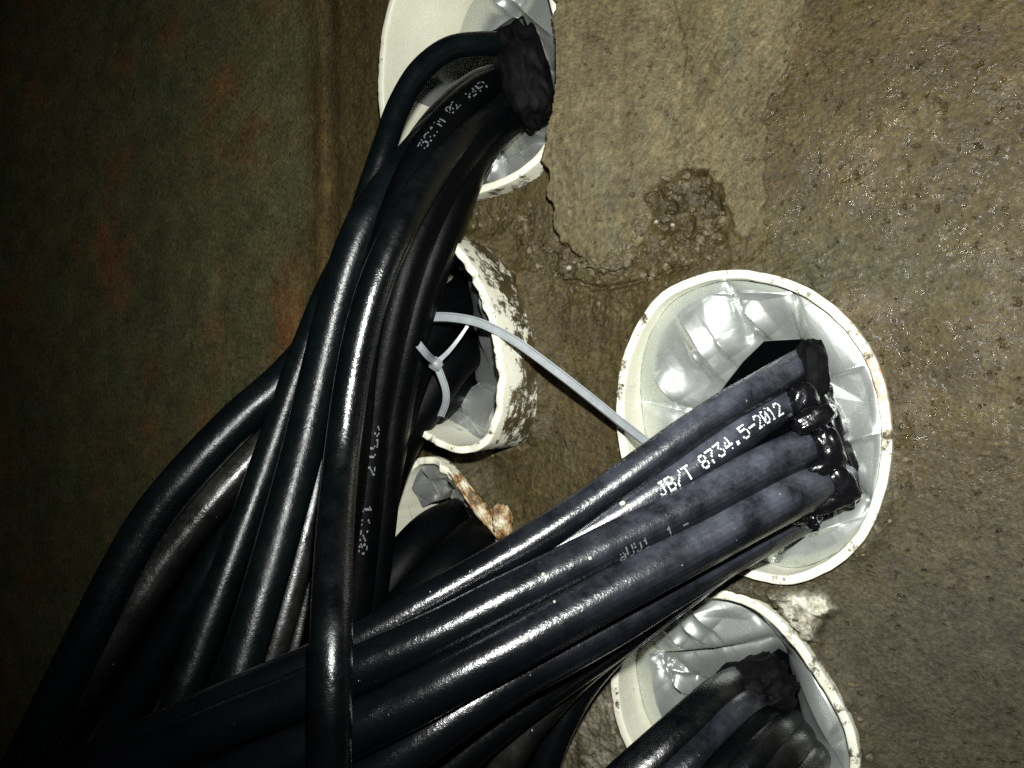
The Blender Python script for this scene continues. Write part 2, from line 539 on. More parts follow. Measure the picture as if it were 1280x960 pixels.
    wet = np.exp(-(((X - w1[0]) / 0.075) ** 2 + ((Z - w1[2]) / 0.075) ** 2)) + 0.7 * np.exp(-(((X - w2[0]) / 0.03) ** 2 + ((Z - w2[2]) / 0.04) ** 2)) + 0.22
    wet = wet * np.clip(0.7 + 1.3 * fbm(X * 90, Z * 90, 4, 95, 0.7), 0, 1.3) * (1 - 0.6 * plaster)
    V = np.stack([X, -H, Z], -1).reshape(-1, 3)
    idx = np.arange(nz * nx).reshape(nz, nx)
    Fq = np.stack([idx[:-1, :-1], idx[:-1, 1:], idx[1:, 1:], idx[1:, :-1]], -1)
    hq = hole[:-1, :-1] & hole[:-1, 1:] & hole[1:, 1:] & hole[1:, :-1]
    Fq = Fq[~hq]
    me = bpy.data.meshes.new('wall')
    me.vertices.add(len(V)); me.vertices.foreach_set('co', V.ravel())
    n = len(Fq)
    me.loops.add(n * 4); me.loops.foreach_set('vertex_index', Fq.ravel().astype(np.int32))
    me.polygons.add(n)
    me.polygons.foreach_set('loop_start', np.arange(0, n * 4, 4, dtype=np.int32))
    me.polygons.foreach_set('loop_total', np.full(n, 4, np.int32))
    me.update(calc_edges=True)
    me.polygons.foreach_set('use_smooth', np.ones(n, bool))
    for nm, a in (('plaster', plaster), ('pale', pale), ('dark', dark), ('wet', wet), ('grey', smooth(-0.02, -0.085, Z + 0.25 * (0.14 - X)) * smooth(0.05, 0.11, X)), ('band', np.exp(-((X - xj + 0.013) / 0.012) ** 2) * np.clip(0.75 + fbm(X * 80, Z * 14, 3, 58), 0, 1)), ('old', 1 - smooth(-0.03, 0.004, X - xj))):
        at_ = me.attributes.new(nm, 'FLOAT', 'POINT')
        at_.data.foreach_set('value', np.clip(a, 0, 1).astype(np.float32).ravel())
    me.materials.append(M_WALL)
    me.validate()
    o = bpy.data.objects.new('wall', me)
    COL.objects.link(o)
    o['kind'] = 'structure'
    o['label'] = 'wet brown cement wall with flaking paler plaster'
    return o, xs, zs, H


WALL, WXS, WZS, WH = build_wall()


def wall_h(x, z):
    i = np.clip(np.searchsorted(WXS, x), 1, len(WXS) - 1); j = np.clip(np.searchsorted(WZS, z), 1, len(WZS) - 1)
    return WH[j, i]


# ------------------------------------------------------------------ conduits
def build_pipe(key, label, length=0.10, thick=0.0034, mud=(0.75, 0.42, 0.2), chip=0.0006, rust=None, lean=(0, 0)):
    c, th, r, h = PROF[key]
    ys = []
    rows = []          # (shrink, y, mudvalue)
    k = th
    edge = chip * np.array([mnoise.fractal(Vector((math.cos(a) * 9, math.sin(a) * 9, hash(key) % 7 if False else len(key))), 0.8, 2.0, 4) for a in k])
    wob = 0.00025 * np.array([mnoise.noise(Vector((math.cos(a) * 14, math.sin(a) * 14, 3.3 + len(key)))) for a in k])
    V = []; md = []; rs = []
    rust_a = np.zeros(NR) if rust is None else np.array([max(0, 1 - abs((a - rust[0] + math.pi) % (2 * math.pi) - math.pi) / rust[1]) for a in k])
    def ring(shrink, y, m, rf):
        x, z = outer_xz(key, k, shrink + wob)
        yy = -h + y + edge
        depth = yy + h
        V.append(np.stack([x + lean[0] * depth, yy, z + lean[1] * depth], -1)); md.append(np.full(NR, m)); rs.append(rust_a * rf)
    out_rows = [length, 0.06, 0.03, 0.02, 0.014, 0.009, 0.005, 0.0022, 0.0008]
    for y in out_rows:
        ring(0.0, y, mud[0] - 0.14 * max(0, 1 - y / 0.016), 1.0)
    ring(0.00015, 0.0002, mud[1], 1.0)
    ring(0.0006, 0.0, mud[1], 1.0)
    ring(thick - 0.0006, 0.0, mud[1], 1.0)
    ring(thick - 0.00015, 0.0003, mud[1] * 0.9, 0.8)
    for y in (0.001, 0.003, 0.007, 0.012, 0.02, 0.03, 0.045, 0.07, length):
        ring(thick, y, mud[2], 0.3 if y < 0.01 else 0.0)
    n = len(V)
    V = np.vstack(V)
    o = new_obj('conduit_pipe', V, grid_faces(n, NR), M_PIPE, origin=(c[0], -h, c[1]),
                attrs={'mud': np.concatenate(md), 'rust': np.concatenate(rs)})
    return tag(o, label, 'pipe', 'cream plastic conduit pipes set in the wall')


build_pipe('top', 'cream plastic conduit pipe end cut off by the top edge of the photo', 0.12, mud=(0.56, 0.38, 0.22))
build_pipe('mid', 'mud-caked cream conduit pipe sticking out behind the white cable tie', 0.10, mud=(0.552, 0.41, 0.36), chip=0.0016)
build_pipe('low', 'broken conduit pipe with ragged rust-stained rim in the lower middle', 0.09, mud=(0.6, 0.40, 0.3), chip=0.0035, rust=(0.45, 1.1))
build_pipe('big', 'large clean cream conduit pipe in the right half with dusty cables coming out', 0.10, mud=(0.54, 0.425, 0.31), rust=(0.3, 0.55))
build_pipe('right', 'cream conduit pipe cut off by the bottom edge of the photo', 0.10, mud=(0.56, 0.435, 0.31))


# ------------------------------------------------------------------ silver sealing bags
def build_bag(key, label, opening, inset8, y_in, bulge, creases, wrinkles, seed=0, lip=0.022, crease_depth=0.004, facet=0.8):
    """inset8: how deep the outer edge sits below the rim towards E, NE, N, NW, W, SW, S, SE"""
    c, t0, r0, h = PROF[key]
    NT_, NU = 480, 100
    th = np.linspace(-math.pi, math.pi, NT_, endpoint=False)
    ang = np.arange(-8, 17) * math.pi / 4
    inset = np.interp(th, ang, np.array(list(inset8) * 4)[:25])
    ker = np.hanning(25); ker /= ker.sum()
    inset = np.convolve(np.r_[inset[-12:], inset, inset[:12]], ker, 'valid')
    ox, oz = outer_xz(key, th, 0.0036)
    oy = -h + inset
    # inner boundary
    q = np.array([on_wall(*p, -y_in)[[0, 2]] for p in opening])
    d = []
    for i in range(len(q)):
        a, b = q[i], q[(i + 1) % len(q)]
        for t in np.linspace(0, 1, 30, endpoint=False):
            d.append(a * (1 - t) + b * t)
    d = np.array(d)
    ci = q.mean(0)
    a = np.arctan2(d[:, 1] - ci[1], d[:, 0] - ci[0]); r = np.hypot(d[:, 0] - ci[0], d[:, 1] - ci[1])
    o = np.argsort(a)
    ri = np.interp(th, np.r_[a[o] - 2 * math.pi, a[o], a[o] + 2 * math.pi], np.r_[r[o], r[o], r[o]])
    ix = ci[0] + ri * np.cos(th); iz = ci[1] + ri * np.sin(th)
    # angle seen from opening centre for creases given in photo coordinates
    pos = []
    for i in range(NU):
        t = i / (NU - 1)
        X = ox * (1 - t) + ix * t; Z = oz * (1 - t) + iz * t
        Y = oy * (1 - t) + y_in * t - bulge * 0.6 * (np.sin(math.pi * t) ** 0.75) * (1 - 0.25 * t)
        pos.append(np.stack([X, Y, Z], -1))
    P = np.array(pos)
    px = to_px(P)
    dY = np.zeros(P.shape[:2])
    tt = np.linspace(0, 1, NU)[:, None]
    env = np.clip(np.sin(math.pi * tt), 0, 1) ** 0.5
    def seg(a, b):
        a = np.array(a, float); b = np.array(b, float); e = b - a
        t = ((px - a) @ e) / (e @ e)
        tc = np.clip(t, 0, 1)
        nrm = np.array([-e[1], e[0]]) / np.linalg.norm(e)
        return np.linalg.norm(px - a - tc[..., None] * e, axis=-1), (px - a) @ nrm, tc
    for a, b, w in creases:                       # sharp valleys between cushions
        dist, sg, tc = seg(a, b)
        dY += crease_depth * np.exp(-np.abs(dist) / w)
    for a, b, w, amp in wrinkles:                 # pinched ridges, steep on one side
        dist, sg, tc = seg(a, b)
        along = np.sin(math.pi * np.clip(tc * 0.92 + 0.04, 0, 1)) ** 0.6
        prof = np.where(sg > 0, np.exp(-dist / (0.4 * w)), np.exp(-(dist / (2.0 * w)) ** 1.1))
        dY -= amp * 0.001 * prof * along
    rg = np.random.RandomState(40 + seed)
    lo = px.reshape(-1, 2).min(0); hi = px.reshape(-1, 2).max(0)
    from mathutils.geometry import delaunay_2d_cdt
    fac = np.zeros(P.shape[:2])
    for cnt, amp in ((13, 2.8), (20, 0.6)):        # big folds, then smaller creases
        cen = (lo + hi) / 2; span = (hi - lo)
        pts = [Vector((float(cen[0] + span[0] * u), float(cen[1] + span[1] * v))) for u, v in ((-1, -1), (1, -1), (1, 1), (-1, 1))]
        pts += [Vector((float(lo[0] + span[0] * rg.rand()), float(lo[1] + span[1] * rg.rand()))) for _ in range(cnt)]
        hts = rg.uniform(-amp, amp, len(pts))
        vv, _e, tri, ov, _oe, _of = delaunay_2d_cdt(pts, [], [], 0, 1e-4)
        hv = np.array([hts[o[0]] for o in ov])
        for a_, b_, c_ in tri:
            A_, B_, C_ = (np.array(vv[q_]) for q_ in (a_, b_, c_))
            den = (B_[1] - C_[1]) * (A_[0] - C_[0]) + (C_[0] - B_[0]) * (A_[1] - C_[1])
            if abs(den) < 1e-9:
                continue
            w0 = ((B_[1] - C_[1]) * (px[..., 0] - C_[0]) + (C_[0] - B_[0]) * (px[..., 1] - C_[1])) / den
            w1 = ((C_[1] - A_[1]) * (px[..., 0] - C_[0]) + (A_[0] - C_[0]) * (px[..., 1] - C_[1])) / den
            m_ = (w0 >= -1e-6) & (w1 >= -1e-6) & (w0 + w1 <= 1 + 1e-6)
            fac = fac + m_ * (w0 * hv[a_] + w1 * hv[b_] + (1 - w0 - w1) * hv[c_])
    dY += env * 0.001 * facet * np.clip(fac, -5, 5)
    dY += env * 0.0005 * fbm(P[..., 0] * 45 + seed, P[..., 2] * 45, 2, 100 + seed)
    P[..., 1] += dY * np.minimum(1, 6 * tt + 0.1)
    # stay inside the conduit bore
    rings = [P.reshape(-1, 3)]
    last = P[-1]
    for s, dy in ((0.0006, 0.0008), (0.0022, 0.003), (0.004, 0.008), (0.006, lip)):
        X = last[:, 0] + s * np.cos(th); Z = last[:, 2] + s * np.sin(th)
        rings.append(np.stack([X, last[:, 1] + dy, Z], -1))
    V = np.vstack(rings)
    ob = new_obj('sealing_bag', V, grid_faces(NU + 4, NT_), M_BAG, origin=(c[0], -h + 0.01, c[1]))
    return tag(ob, label, 'bag', 'silver inflatable bags sealing the pipes')


build_bag('big', 'crumpled silver bag filling the large cream pipe around the dusty cables',
          [(1000, 424), (1010, 490), (1035, 550), (1064, 606), (1030, 630), (990, 652), (940, 664), (890, 640), (872, 580), (884, 512), (905, 484), (930, 452), (955, 427)],
          (0.005, 0.004, 0.006, 0.009, 0.020, 0.024, 0.017, 0.008), 0.010, 0.006,
          [((905, 345), (935, 420), 5), ((992, 366), (1000, 430), 4), ((1098, 640), (1062, 606), 5), ((968, 700), (985, 655), 5), ((800, 500), (880, 520), 6)],
          [((925, 385), (962, 422), 8, 5), ((898, 425), (915, 448), 6, 3.5), ((865, 440), (878, 458), 6, 3), ((818, 468), (845, 505), 6, 5),
           ((1040, 470), (1085, 455), 7, 2.5), ((1050, 555), (1105, 540), 7, 2.5), ((1002, 380), (1070, 600), 14, 2.0),
           ((975, 690), (990, 650), 6, 4), ((1000, 668), (1050, 655), 10, 3), ((850, 400), (900, 470), 16, 3)], 1)
build_bag('top', 'silver bag inside the topmost pipe beside the black mastic lump',
          [(612, 42), (640, 22), (655, 20), (668, 55), (690, 130), (684, 158), (650, 160), (618, 186), (585, 215), (540, 205), (512, 150), (530, 95), (575, 66)],
          (0.008, 0.010, 0.030, 0.055, 0.070, 0.055, 0.024, 0.010), 0.014, 0.004,
          [((645, 20), (665, -20), 5), ((690, 90), (660, 40), 4), ((628, 235), (622, 185), 5), ((690, 170), (660, 165), 5)],
          [((615, 0), (640, 20), 9, 6), ((640, 0), (690, 45), 6, 4), ((690, 90), (680, 60), 6, 3), ((612, 215), (625, 180), 6, 4), ((650, 190), (680, 180), 8, 3)], 2)
build_bag('mid', 'silver bag folded inside the mud-caked pipe behind the cable tie',
          [(560, 322), (584, 345), (590, 380), (593, 440), (594, 478), (585, 490), (562, 503), (545, 516), (510, 512), (470, 490), (452, 430), (460, 360), (500, 320)],
          (0.006, 0.005, 0.006, 0.010, 0.02, 0.03, 0.030, 0.018), 0.004, 0.004,
          [((592, 346), (612, 350), 3), ((594, 480), (626, 500), 4), ((560, 505), (590, 545), 4)],
          [((600, 350), (607, 400), 6, 4), ((598, 405), (606, 440), 5, 3), ((588, 485), (577, 510), 5, 4), ((618, 505), (610, 530), 5, 3), ((560, 510), (572, 530), 6, 2)], 3)
build_bag('low', 'dark creased silver bag inside the broken rust-stained pipe',
          [(500, 652), (540, 628), (562, 622), (585, 645), (604, 690), (608, 740), (580, 795), (530, 795), (498, 750), (490, 700)],
          (0.006, 0.004, 0.004, 0.009, 0.03, 0.03, 0.02, 0.01), 0.010, 0.003,
          [((520, 580), (540, 620), 4), ((548, 600), (600, 640), 5)],
          [((521, 577), (540, 600), 4, 3), ((536, 600), (560, 596), 6, 2), ((515, 608), (530, 625), 5, 3)], 4)
build_bag('right', 'crumpled grey silver bag in the pipe at the bottom edge',
          [(868, 862), (905, 842), (950, 828), (972, 812), (985, 822), (1000, 880), (1012, 940), (1000, 1000), (940, 1030), (870, 1020), (828, 970), (842, 915), (866, 885)],
          (0.007, 0.006, 0.006, 0.010, 0.020, 0.022, 0.02, 0.01), 0.012, 0.006,
          [((985, 820), (930, 750), 5), ((820, 820), (960, 800), 5), ((822, 822), (860, 890), 4), ((870, 845), (840, 830), 4)],
          [((862, 752), (892, 785), 7, 4.5), ((852, 775), (880, 800), 6, 4.5), ((838, 795), (855, 808), 6, 3), ((826, 815), (960, 800), 5, 4),
           ((835, 835), (875, 845), 5, 4), ((840, 850), (862, 868), 5, 4), ((815, 840), (830, 900), 7, 4), ((1000, 850), (1040, 930), 12, 3)], 5)

# ------------------------------------------------------------------ cables
DOT = {  # 5x7 dot-matrix glyphs
    'J': "0011100010000100001000010100100110 0", 'B': "11110100011000111110100011000111110",
    '/': "00001000010001000100010001000010000", 'T': "11111001000010000100001000010000100",
    '8': "01110100011000101110100011000101110", '7': "11111000010001000100010000100001000",
    '3': "11111000100010000010000011000101110", '4': "00010001100101010010111110001000010",
    '.': "00000000000000000000000000110001100", '5': "11111100001111000001000011000101110",
    '-': "00000000000000011111000000000000000", '2': "01110100010000100010001000100011111",
    '0': "01110100011001110101110011000101110", '1': "00100011000010000100001000010001110",
    'U': "10001100011000110001100011000101110", 'V': "10001100011000110001100010101000100",
    'M': "10001110111010110101100011000110001", 'A': "01110100011000110001111111000110001",
    'm': "00000000001101010101101011000110001", 'a': "00000000000111000001011111000101111",
    'R': "11110100011000111110101001001010001", 'x': "00000000001000101010001000101010001",
    ' ': "0" * 35,
}
DOT = {k: v.replace(' ', '') if k != ' ' else v for k, v in DOT.items()}
CABLES = []


def tube(pts, radius, sides, step=0.0022, bumps=0.0, seed=0):
    n = max(24, int(np.sum(np.linalg.norm(np.diff(np.asarray(pts), axis=0), axis=1)) / step))
    C = catmull(pts, n)
    T = np.gradient(C, axis=0); T /= np.linalg.norm(T, axis=1)[:, None]
    # reference direction: towards the room (and a little up), turned smoothly along the run
    ref = np.array([0.3, -1.0, 0.25]); ref /= np.linalg.norm(ref)
    N = np.zeros_like(C)
    nn = ref - T[0] * (ref @ T[0]); nn /= np.linalg.norm(nn)
    for i in range(n):
        nn = nn - T[i] * (nn @ T[i]); nn /= np.linalg.norm(nn); N[i] = nn
    B = np.cross(T, N)
    a = np.linspace(0, 2 * math.pi, sides, endpoint=False)
    s = np.linspace(0, 1, n)
    rr = np.full((n, sides), radius)
    if bumps:
        L = np.cumsum(np.r_[0, np.linalg.norm(np.diff(C, axis=0), axis=1)])
        rr = rr * (1 + bumps * fbm(L[:, None] * 45 + seed * 7 + 0 * a[None], np.cos(a)[None] * 1.3 + 0 * L[:, None] + seed, 3, seed))
    V = C[:, None, :] + rr[..., None] * (np.cos(a)[None, :, None] * N[:, None, :] + np.sin(a)[None, :, None] * B[:, None, :])
    V = V.reshape(-1, 3)
    Fc = grid_faces(n, sides)
    V = np.vstack([V, C[0], C[-1]])
    m = n * sides
    for j in range(sides):
        Fc.append((m, (j + 1) % sides, j)); Fc.append((m + 1, m - sides + j, m - sides + (j + 1) % sides))
    return V, Fc, C, T


def cable(label, pts, diam, mat, text=None, group=None, bumps=0.012, sides=28, tint=(0.11, 0.21, 0.03)):
    P = [at(*p) for p in pts]
    V, Fc, C, T = tube(P, diam / 2, sides, bumps=bumps, seed=len(CABLES) + 1)
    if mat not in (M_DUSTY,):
        tint = (0.0, 0.1, 1.0)
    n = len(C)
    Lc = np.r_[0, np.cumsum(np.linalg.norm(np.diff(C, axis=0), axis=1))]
    du = np.interp(Lc, (0, tint[0], tint[1]), (1, 1, tint[2]))  # tint is full near the cable's start, then fades along its length
    o = new_obj('power_cable', V, Fc, mat, origin=P[0], attrs={'tint': np.r_[np.repeat(du, sides), 1, tint[2]]})
    tag(o, label, 'cable', group)
    CABLES.append((o, C, T, diam / 2))
    if text:
        for tx in (text if isinstance(text, list) else [text]):
            printing(o, C, T, diam / 2, *tx)
    return o


def printing(o, C, T, R, string, p0, p1, height, roll, wear=0.0):
    """dot-matrix ink from photo point p0 to p1 along the cable, on the side turned by roll from the viewer"""
    px = to_px(C)
    i0 = int(np.argmin(np.hypot(*(px - np.array(p0)).T))); i1 = int(np.argmin(np.hypot(*(px - np.array(p1)).T)))
    L = np.r_[0, np.cumsum(np.linalg.norm(np.diff(C, axis=0), axis=1))]
    rng = random.Random(string)
    cols = len(string) * 6 - 1
    verts, faces = [], []
    du = (L[i1] - L[i0]) / cols
    dv = height / 7 / R
    e = abs(du) * 0.62; ev = height / 7 * 0.62
    for ci, ch in enumerate(string):
        for row in range(7):
            for cx in range(5):
                if DOT[ch][row * 5 + cx] != '1' or rng.random() < wear:
                    continue
                s = L[i0] + du * (ci * 6 + cx + 0.5)
                p = np.array([np.interp(s, L, C[:, k]) for k in range(3)])
                t = np.array([np.interp(s, L, T[:, k]) for k in range(3)]); t /= np.linalg.norm(t)
                if du < 0: t = -t
                w = CAM - p; w = w - t * (w @ t); w /= np.linalg.norm(w)
                b = np.cross(w, t)            # up for a reader following t to the right
                ang = roll + (3 - row) * dv
                nrm = w * math.cos(ang) + b * math.sin(ang)
                tan = -w * math.sin(ang) + b * math.cos(ang)
                q = p + nrm * (R * 1.012 + 0.00006)
                k = len(verts)
                jit = rng.uniform(0.8, 1.15)
                for m in range(6):
                    aa = m * math.pi / 3
                    verts.append(q + t * e * jit * math.cos(aa) + tan * ev * jit * math.sin(aa))
                faces.append(tuple(range(k, k + 6)))
    if verts:
        new_obj('printed_marking', verts, faces, M_INK if wear < 0.1 else M_INK_DIM, parent=o, origin=np.array(o.location))


GA, GB = 'cables hanging from the topmost pipe', 'dusty cables from the large right pipe'
# --- bundle out of the top conduit
cable('thin black cable arching over as the upper outline of the hanging bundle',
      [(668, 62, .372), (640, 56, .352), (600, 55, .342), (562, 61, .337), (526, 88, .333), (500, 130, .330), (480, 185, .326), (461, 240, .324), (446, 290, .322), (432, 340, .322), (420, 400, .324), (400, 480, .326), (380, 560, .33), (340, 680, .34), (290, 800, .345), (230, 930, .345), (170, 1080, .345)], .0100, M_SOFT, group=GA)
cable('outermost left black cable sweeping away to the lower left corner',
      [(655, 100, .376), (602, 108, .352), (545, 160, .336), (490, 250, .325), (440, 350, .318), (402, 420, .314), (356, 474, .310), (302, 522, .304), (244, 582, .297), (194, 642, .292), (152, 712, .288), (108, 800, .284), (66, 885, .282), (26, 965, .28), (-40, 1100, .28)], .0150, M_SOFT, group=GA)
cable('mud-streaked cable just inside the outermost left one',
      [(650, 110, .380), (600, 130, .356), (540, 190, .340), (480, 300, .330), (430, 410, .325), (382, 492, .321), (330, 556, .315), (272, 620, .306), (214, 690, .299), (166, 760, .293), (118, 835, .289), (66, 915, .286), (-10, 1040, .285)], .0142, M_GREY, group=GA)
cable('dark cable behind the mud-streaked one at lower left',
      [(650, 120, .376), (590, 160, .356), (520, 270, .344), (450, 400, .340), (400, 490, .336), (350, 570, .333), (298, 650, .330), (245, 738, .326), (200, 812, .324), (160, 885, .322), (120, 960, .320), (60, 1090, .32)], .0130, M_SOFT, group=GA)
cable('slim hanging cable with a narrow highlight, third from the left at its foot',
      [(655, 110, .376), (602, 118, .352), (545, 160, .332), (490, 225, .318), (448, 300, .309), (414, 362, .307), (393, 412, .306), (371, 470, .305), (345, 545, .302), (318, 622, .296), (287, 706, .288), (256, 790, .281), (226, 872, .275), (200, 945, .272), (150, 1080, .27)], .0120, M_SOFT, group=GA)
cable('broad hanging cable with a teal sheen and bright wet stripe',
      [(660, 120, .376), (612, 125, .350), (556, 165, .328), (505, 215, .312), (465, 265, .302), (438, 325, .299), (418, 395, .299), (401, 465, .298), (380, 555, .293), (357, 640, .286), (334, 722, .279), (309, 805, .272), (288, 872, .267), (262, 950, .265), (215, 1090, .265)], .0150, M_SOFT, group=GA)
cable('muddy grey cable between the teal cable and the foremost one',
      [(655, 130, .378), (600, 150, .352), (540, 220, .334), (490, 310, .323), (455, 400, .317), (428, 480, .312), (408, 560, .306), (388, 640, .299), (368, 720, .293), (347, 795, .287), (322, 870, .283), (285, 970, .282), (240, 1090, .282)], .0112, M_GREY, group=GA)
cable('narrow dull cable half hidden beside the foremost cable',
      [(655, 130, .378), (600, 165, .356), (545, 240, .338), (498, 340, .328), (465, 430, .321), (438, 520, .315), (416, 610, .308), (398, 690, .302), (380, 765, .297), (360, 840, .292), (335, 930, .29), (290, 1080, .29)], .0102, M_GREY, group=GA)
cable('foremost black cable dropping straight down across all the others',
      [(668, 125, .376), (628, 138, .350), (582, 168, .324), (535, 225, .302), (500, 285, .289), (470, 355, .284), (450, 425, .2825), (437, 495, .281), (427, 570, .276), (420, 645, .262), (416, 725, .244), (414, 805, .231), (413, 885, .226), (412, 970, .226), (411, 1120, .228)], .0124, M_BLACK, group=GA)
cable('printed hanging cable to the right of the foremost cable',
      [(668, 130, .378), (630, 146, .350), (584, 186, .324), (543, 250, .309), (511, 325, .304), (489, 405, .304), (473, 485, .305), (463, 560, .306), (455, 640, .306), (447, 715, .306), (437, 790, .306), (420, 870, .306), (395, 970, .306), (360, 1090, .306)], .0140, M_DULL,
      [("2517  1120", (478, 528), (455, 690), .0032, 0.15, 0.35), ("UMAUm", (556, 292), (572, 258), .0036, 0.35, 0.25)], GA)
cable('upper hanging cable carrying faint white print near the top pipe',
      [(660, 105, .376), (617, 106, .350), (575, 135, .327), (535, 185, .310), (502, 250, .301), (478, 315, .298), (460, 390, .297), (449, 460, .297), (442, 540, .297), (433, 620, .296), (420, 700, .293), (405, 780, .290), (380, 870, .288), (340, 980, .288), (290, 1090, .288)], .0135, M_DULL,
      [("521M 02", (512, 190), (556, 135), .0036, 0.3, 0.35), ("8A", (564, 122), (580, 100), .0036, 0.2, 0.3)], GA)
cable('hanging cable second from the right side of the bundle',
      [(678, 130, .380), (648, 143, .356), (604, 180, .336), (572, 240, .323), (548, 300, .319), (524, 370, .319), (506, 440, .320), (492, 505, .322), (482, 580, .322), (474, 655, .322), (465, 730, .322), (452, 810, .322), (430, 900, .322), (400, 1000, .322), (370, 1090, .322)], .0140, M_DULL, group=GA)
cable('rightmost cable of the hanging bundle, edge against the silver bag',
      [(682, 125, .382), (652, 138, .358), (615, 164, .344), (591, 200, .336), (573, 245, .330), (553, 300, .327), (530, 372, .326), (510, 445, .327), (494, 515, .329), (482, 590, .332), (472, 665, .334), (462, 745, .334), (446, 830, .334), (420, 930, .334), (380, 1070, .334)], .0128, M_DULL, group=GA)
cable('wet speckled cable low in the gap right of the foremost cable',
      [(675, 130, .385), (640, 150, .362), (598, 200, .350), (562, 290, .342), (530, 380, .338), (506, 470, .335), (490, 560, .331), (474, 640, .328), (462, 710, .325), (452, 770, .324), (438, 840, .324), (415, 920, .324), (375, 1060, .324)], .0125, M_GREY, group=GA)

# --- cables out of the middle conduit
GM = 'black cables out of the mud-caked pipe'
for lb, pts, d in (('black cable curving out at the top of the mud-caked pipe', [(600, 350, .44), (580, 370, .385), (554, 398, .358), (522, 440, .347), (492, 520, .342), (466, 610, .340), (446, 720, .340), (420, 850, .338), (380, 1000, .338)], .020),
                   ('black cable in the middle of the mud-caked pipe mouth', [(610, 420, .44), (590, 430, .385), (562, 452, .362), (528, 500, .354), (490, 562, .350), (462, 645, .348), (440, 740, .346), (415, 850, .346), (380, 1000, .346)], .022),
                   ('black cable lowest in the mud-caked pipe mouth', [(600, 470, .44), (578, 478, .388), (548, 500, .370), (512, 538, .363), (478, 595, .360), (453, 675, .358), (432, 770, .356), (400, 890, .354), (350, 1060, .354)], .018)):
    cable(lb, pts, d, M_DULL, group=GM)

# --- cables out of the broken conduit
GL = 'black cables out of the broken pipe'
for lb, pts, d in (('thick black cable at the right of the broken pipe mouth', [(640, 650, .43), (610, 668, .365), (580, 690, .340), (545, 725, .328), (500, 775, .322), (440, 850, .320), (360, 950, .318), (260, 1080, .318)], .021),
                   ('thick black cable at the top of the broken pipe mouth', [(600, 640, .44), (565, 652, .375), (535, 670, .352), (500, 710, .340), (460, 770, .335), (400, 850, .332), (310, 960, .330), (210, 1080, .330)], .020),
                   ('thick black cable at the bottom of the broken pipe mouth', [(620, 710, .42), (590, 735, .355), (555, 770, .335), (510, 820, .328), (450, 890, .325), (370, 980, .325), (280, 1090, .325)], .020)):
    cable(lb, pts, d, M_DULL, group=GL)

# --- dusty cables out of the big conduit
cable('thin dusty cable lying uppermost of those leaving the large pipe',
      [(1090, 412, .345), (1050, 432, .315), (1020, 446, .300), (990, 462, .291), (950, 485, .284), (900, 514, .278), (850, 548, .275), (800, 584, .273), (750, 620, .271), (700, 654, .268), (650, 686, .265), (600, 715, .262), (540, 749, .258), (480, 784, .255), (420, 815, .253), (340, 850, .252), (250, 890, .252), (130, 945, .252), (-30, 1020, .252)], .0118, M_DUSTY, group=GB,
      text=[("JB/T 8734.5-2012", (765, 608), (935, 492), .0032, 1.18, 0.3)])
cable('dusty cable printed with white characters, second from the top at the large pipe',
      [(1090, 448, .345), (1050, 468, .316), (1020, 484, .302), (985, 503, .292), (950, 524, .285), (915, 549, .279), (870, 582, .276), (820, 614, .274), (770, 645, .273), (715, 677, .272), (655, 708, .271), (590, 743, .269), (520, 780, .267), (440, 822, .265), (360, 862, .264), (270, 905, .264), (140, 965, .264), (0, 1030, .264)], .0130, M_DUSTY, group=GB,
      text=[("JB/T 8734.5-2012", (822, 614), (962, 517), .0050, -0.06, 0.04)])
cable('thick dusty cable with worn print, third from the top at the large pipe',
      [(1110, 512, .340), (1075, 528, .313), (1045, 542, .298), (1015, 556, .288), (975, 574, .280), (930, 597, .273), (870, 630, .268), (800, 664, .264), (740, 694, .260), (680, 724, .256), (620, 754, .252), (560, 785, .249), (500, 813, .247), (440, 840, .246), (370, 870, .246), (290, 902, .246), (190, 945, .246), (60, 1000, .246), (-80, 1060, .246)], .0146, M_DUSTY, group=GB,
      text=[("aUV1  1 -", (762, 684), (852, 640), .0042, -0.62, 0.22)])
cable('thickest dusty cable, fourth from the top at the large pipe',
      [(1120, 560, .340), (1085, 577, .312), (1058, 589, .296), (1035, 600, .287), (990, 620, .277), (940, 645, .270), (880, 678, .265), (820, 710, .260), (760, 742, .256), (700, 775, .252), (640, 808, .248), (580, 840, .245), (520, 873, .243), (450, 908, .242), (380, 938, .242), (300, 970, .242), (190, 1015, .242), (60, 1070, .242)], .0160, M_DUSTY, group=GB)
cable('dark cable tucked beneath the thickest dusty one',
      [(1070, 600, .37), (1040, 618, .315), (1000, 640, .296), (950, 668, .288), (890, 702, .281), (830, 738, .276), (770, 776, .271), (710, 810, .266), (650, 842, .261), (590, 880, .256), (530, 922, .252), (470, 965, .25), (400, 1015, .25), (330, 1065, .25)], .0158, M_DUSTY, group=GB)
cable('smooth black cable along the underside of the dusty bundle',
      [(1065, 630, .37), (1030, 640, .325), (985, 655, .306), (935, 682, .298), (880, 716, .293), (820, 760, .290), (760, 806, .287), (700, 848, .284), (640, 892, .282), (570, 950, .280), (500, 1020, .28), (440, 1080, .28)], .0135, M_BLACK, group=GB)
cable('muddy cable lowest under the dusty bundle, above the bottom pipe',
      [(1050, 630, .38), (1010, 650, .330), (960, 675, .312), (905, 705, .306), (850, 745, .302), (790, 790, .299), (735, 832, .297), (690, 876, .295), (655, 920, .294), (625, 970, .294), (580, 1060, .294)], .0118, M_GREY, group=GB)
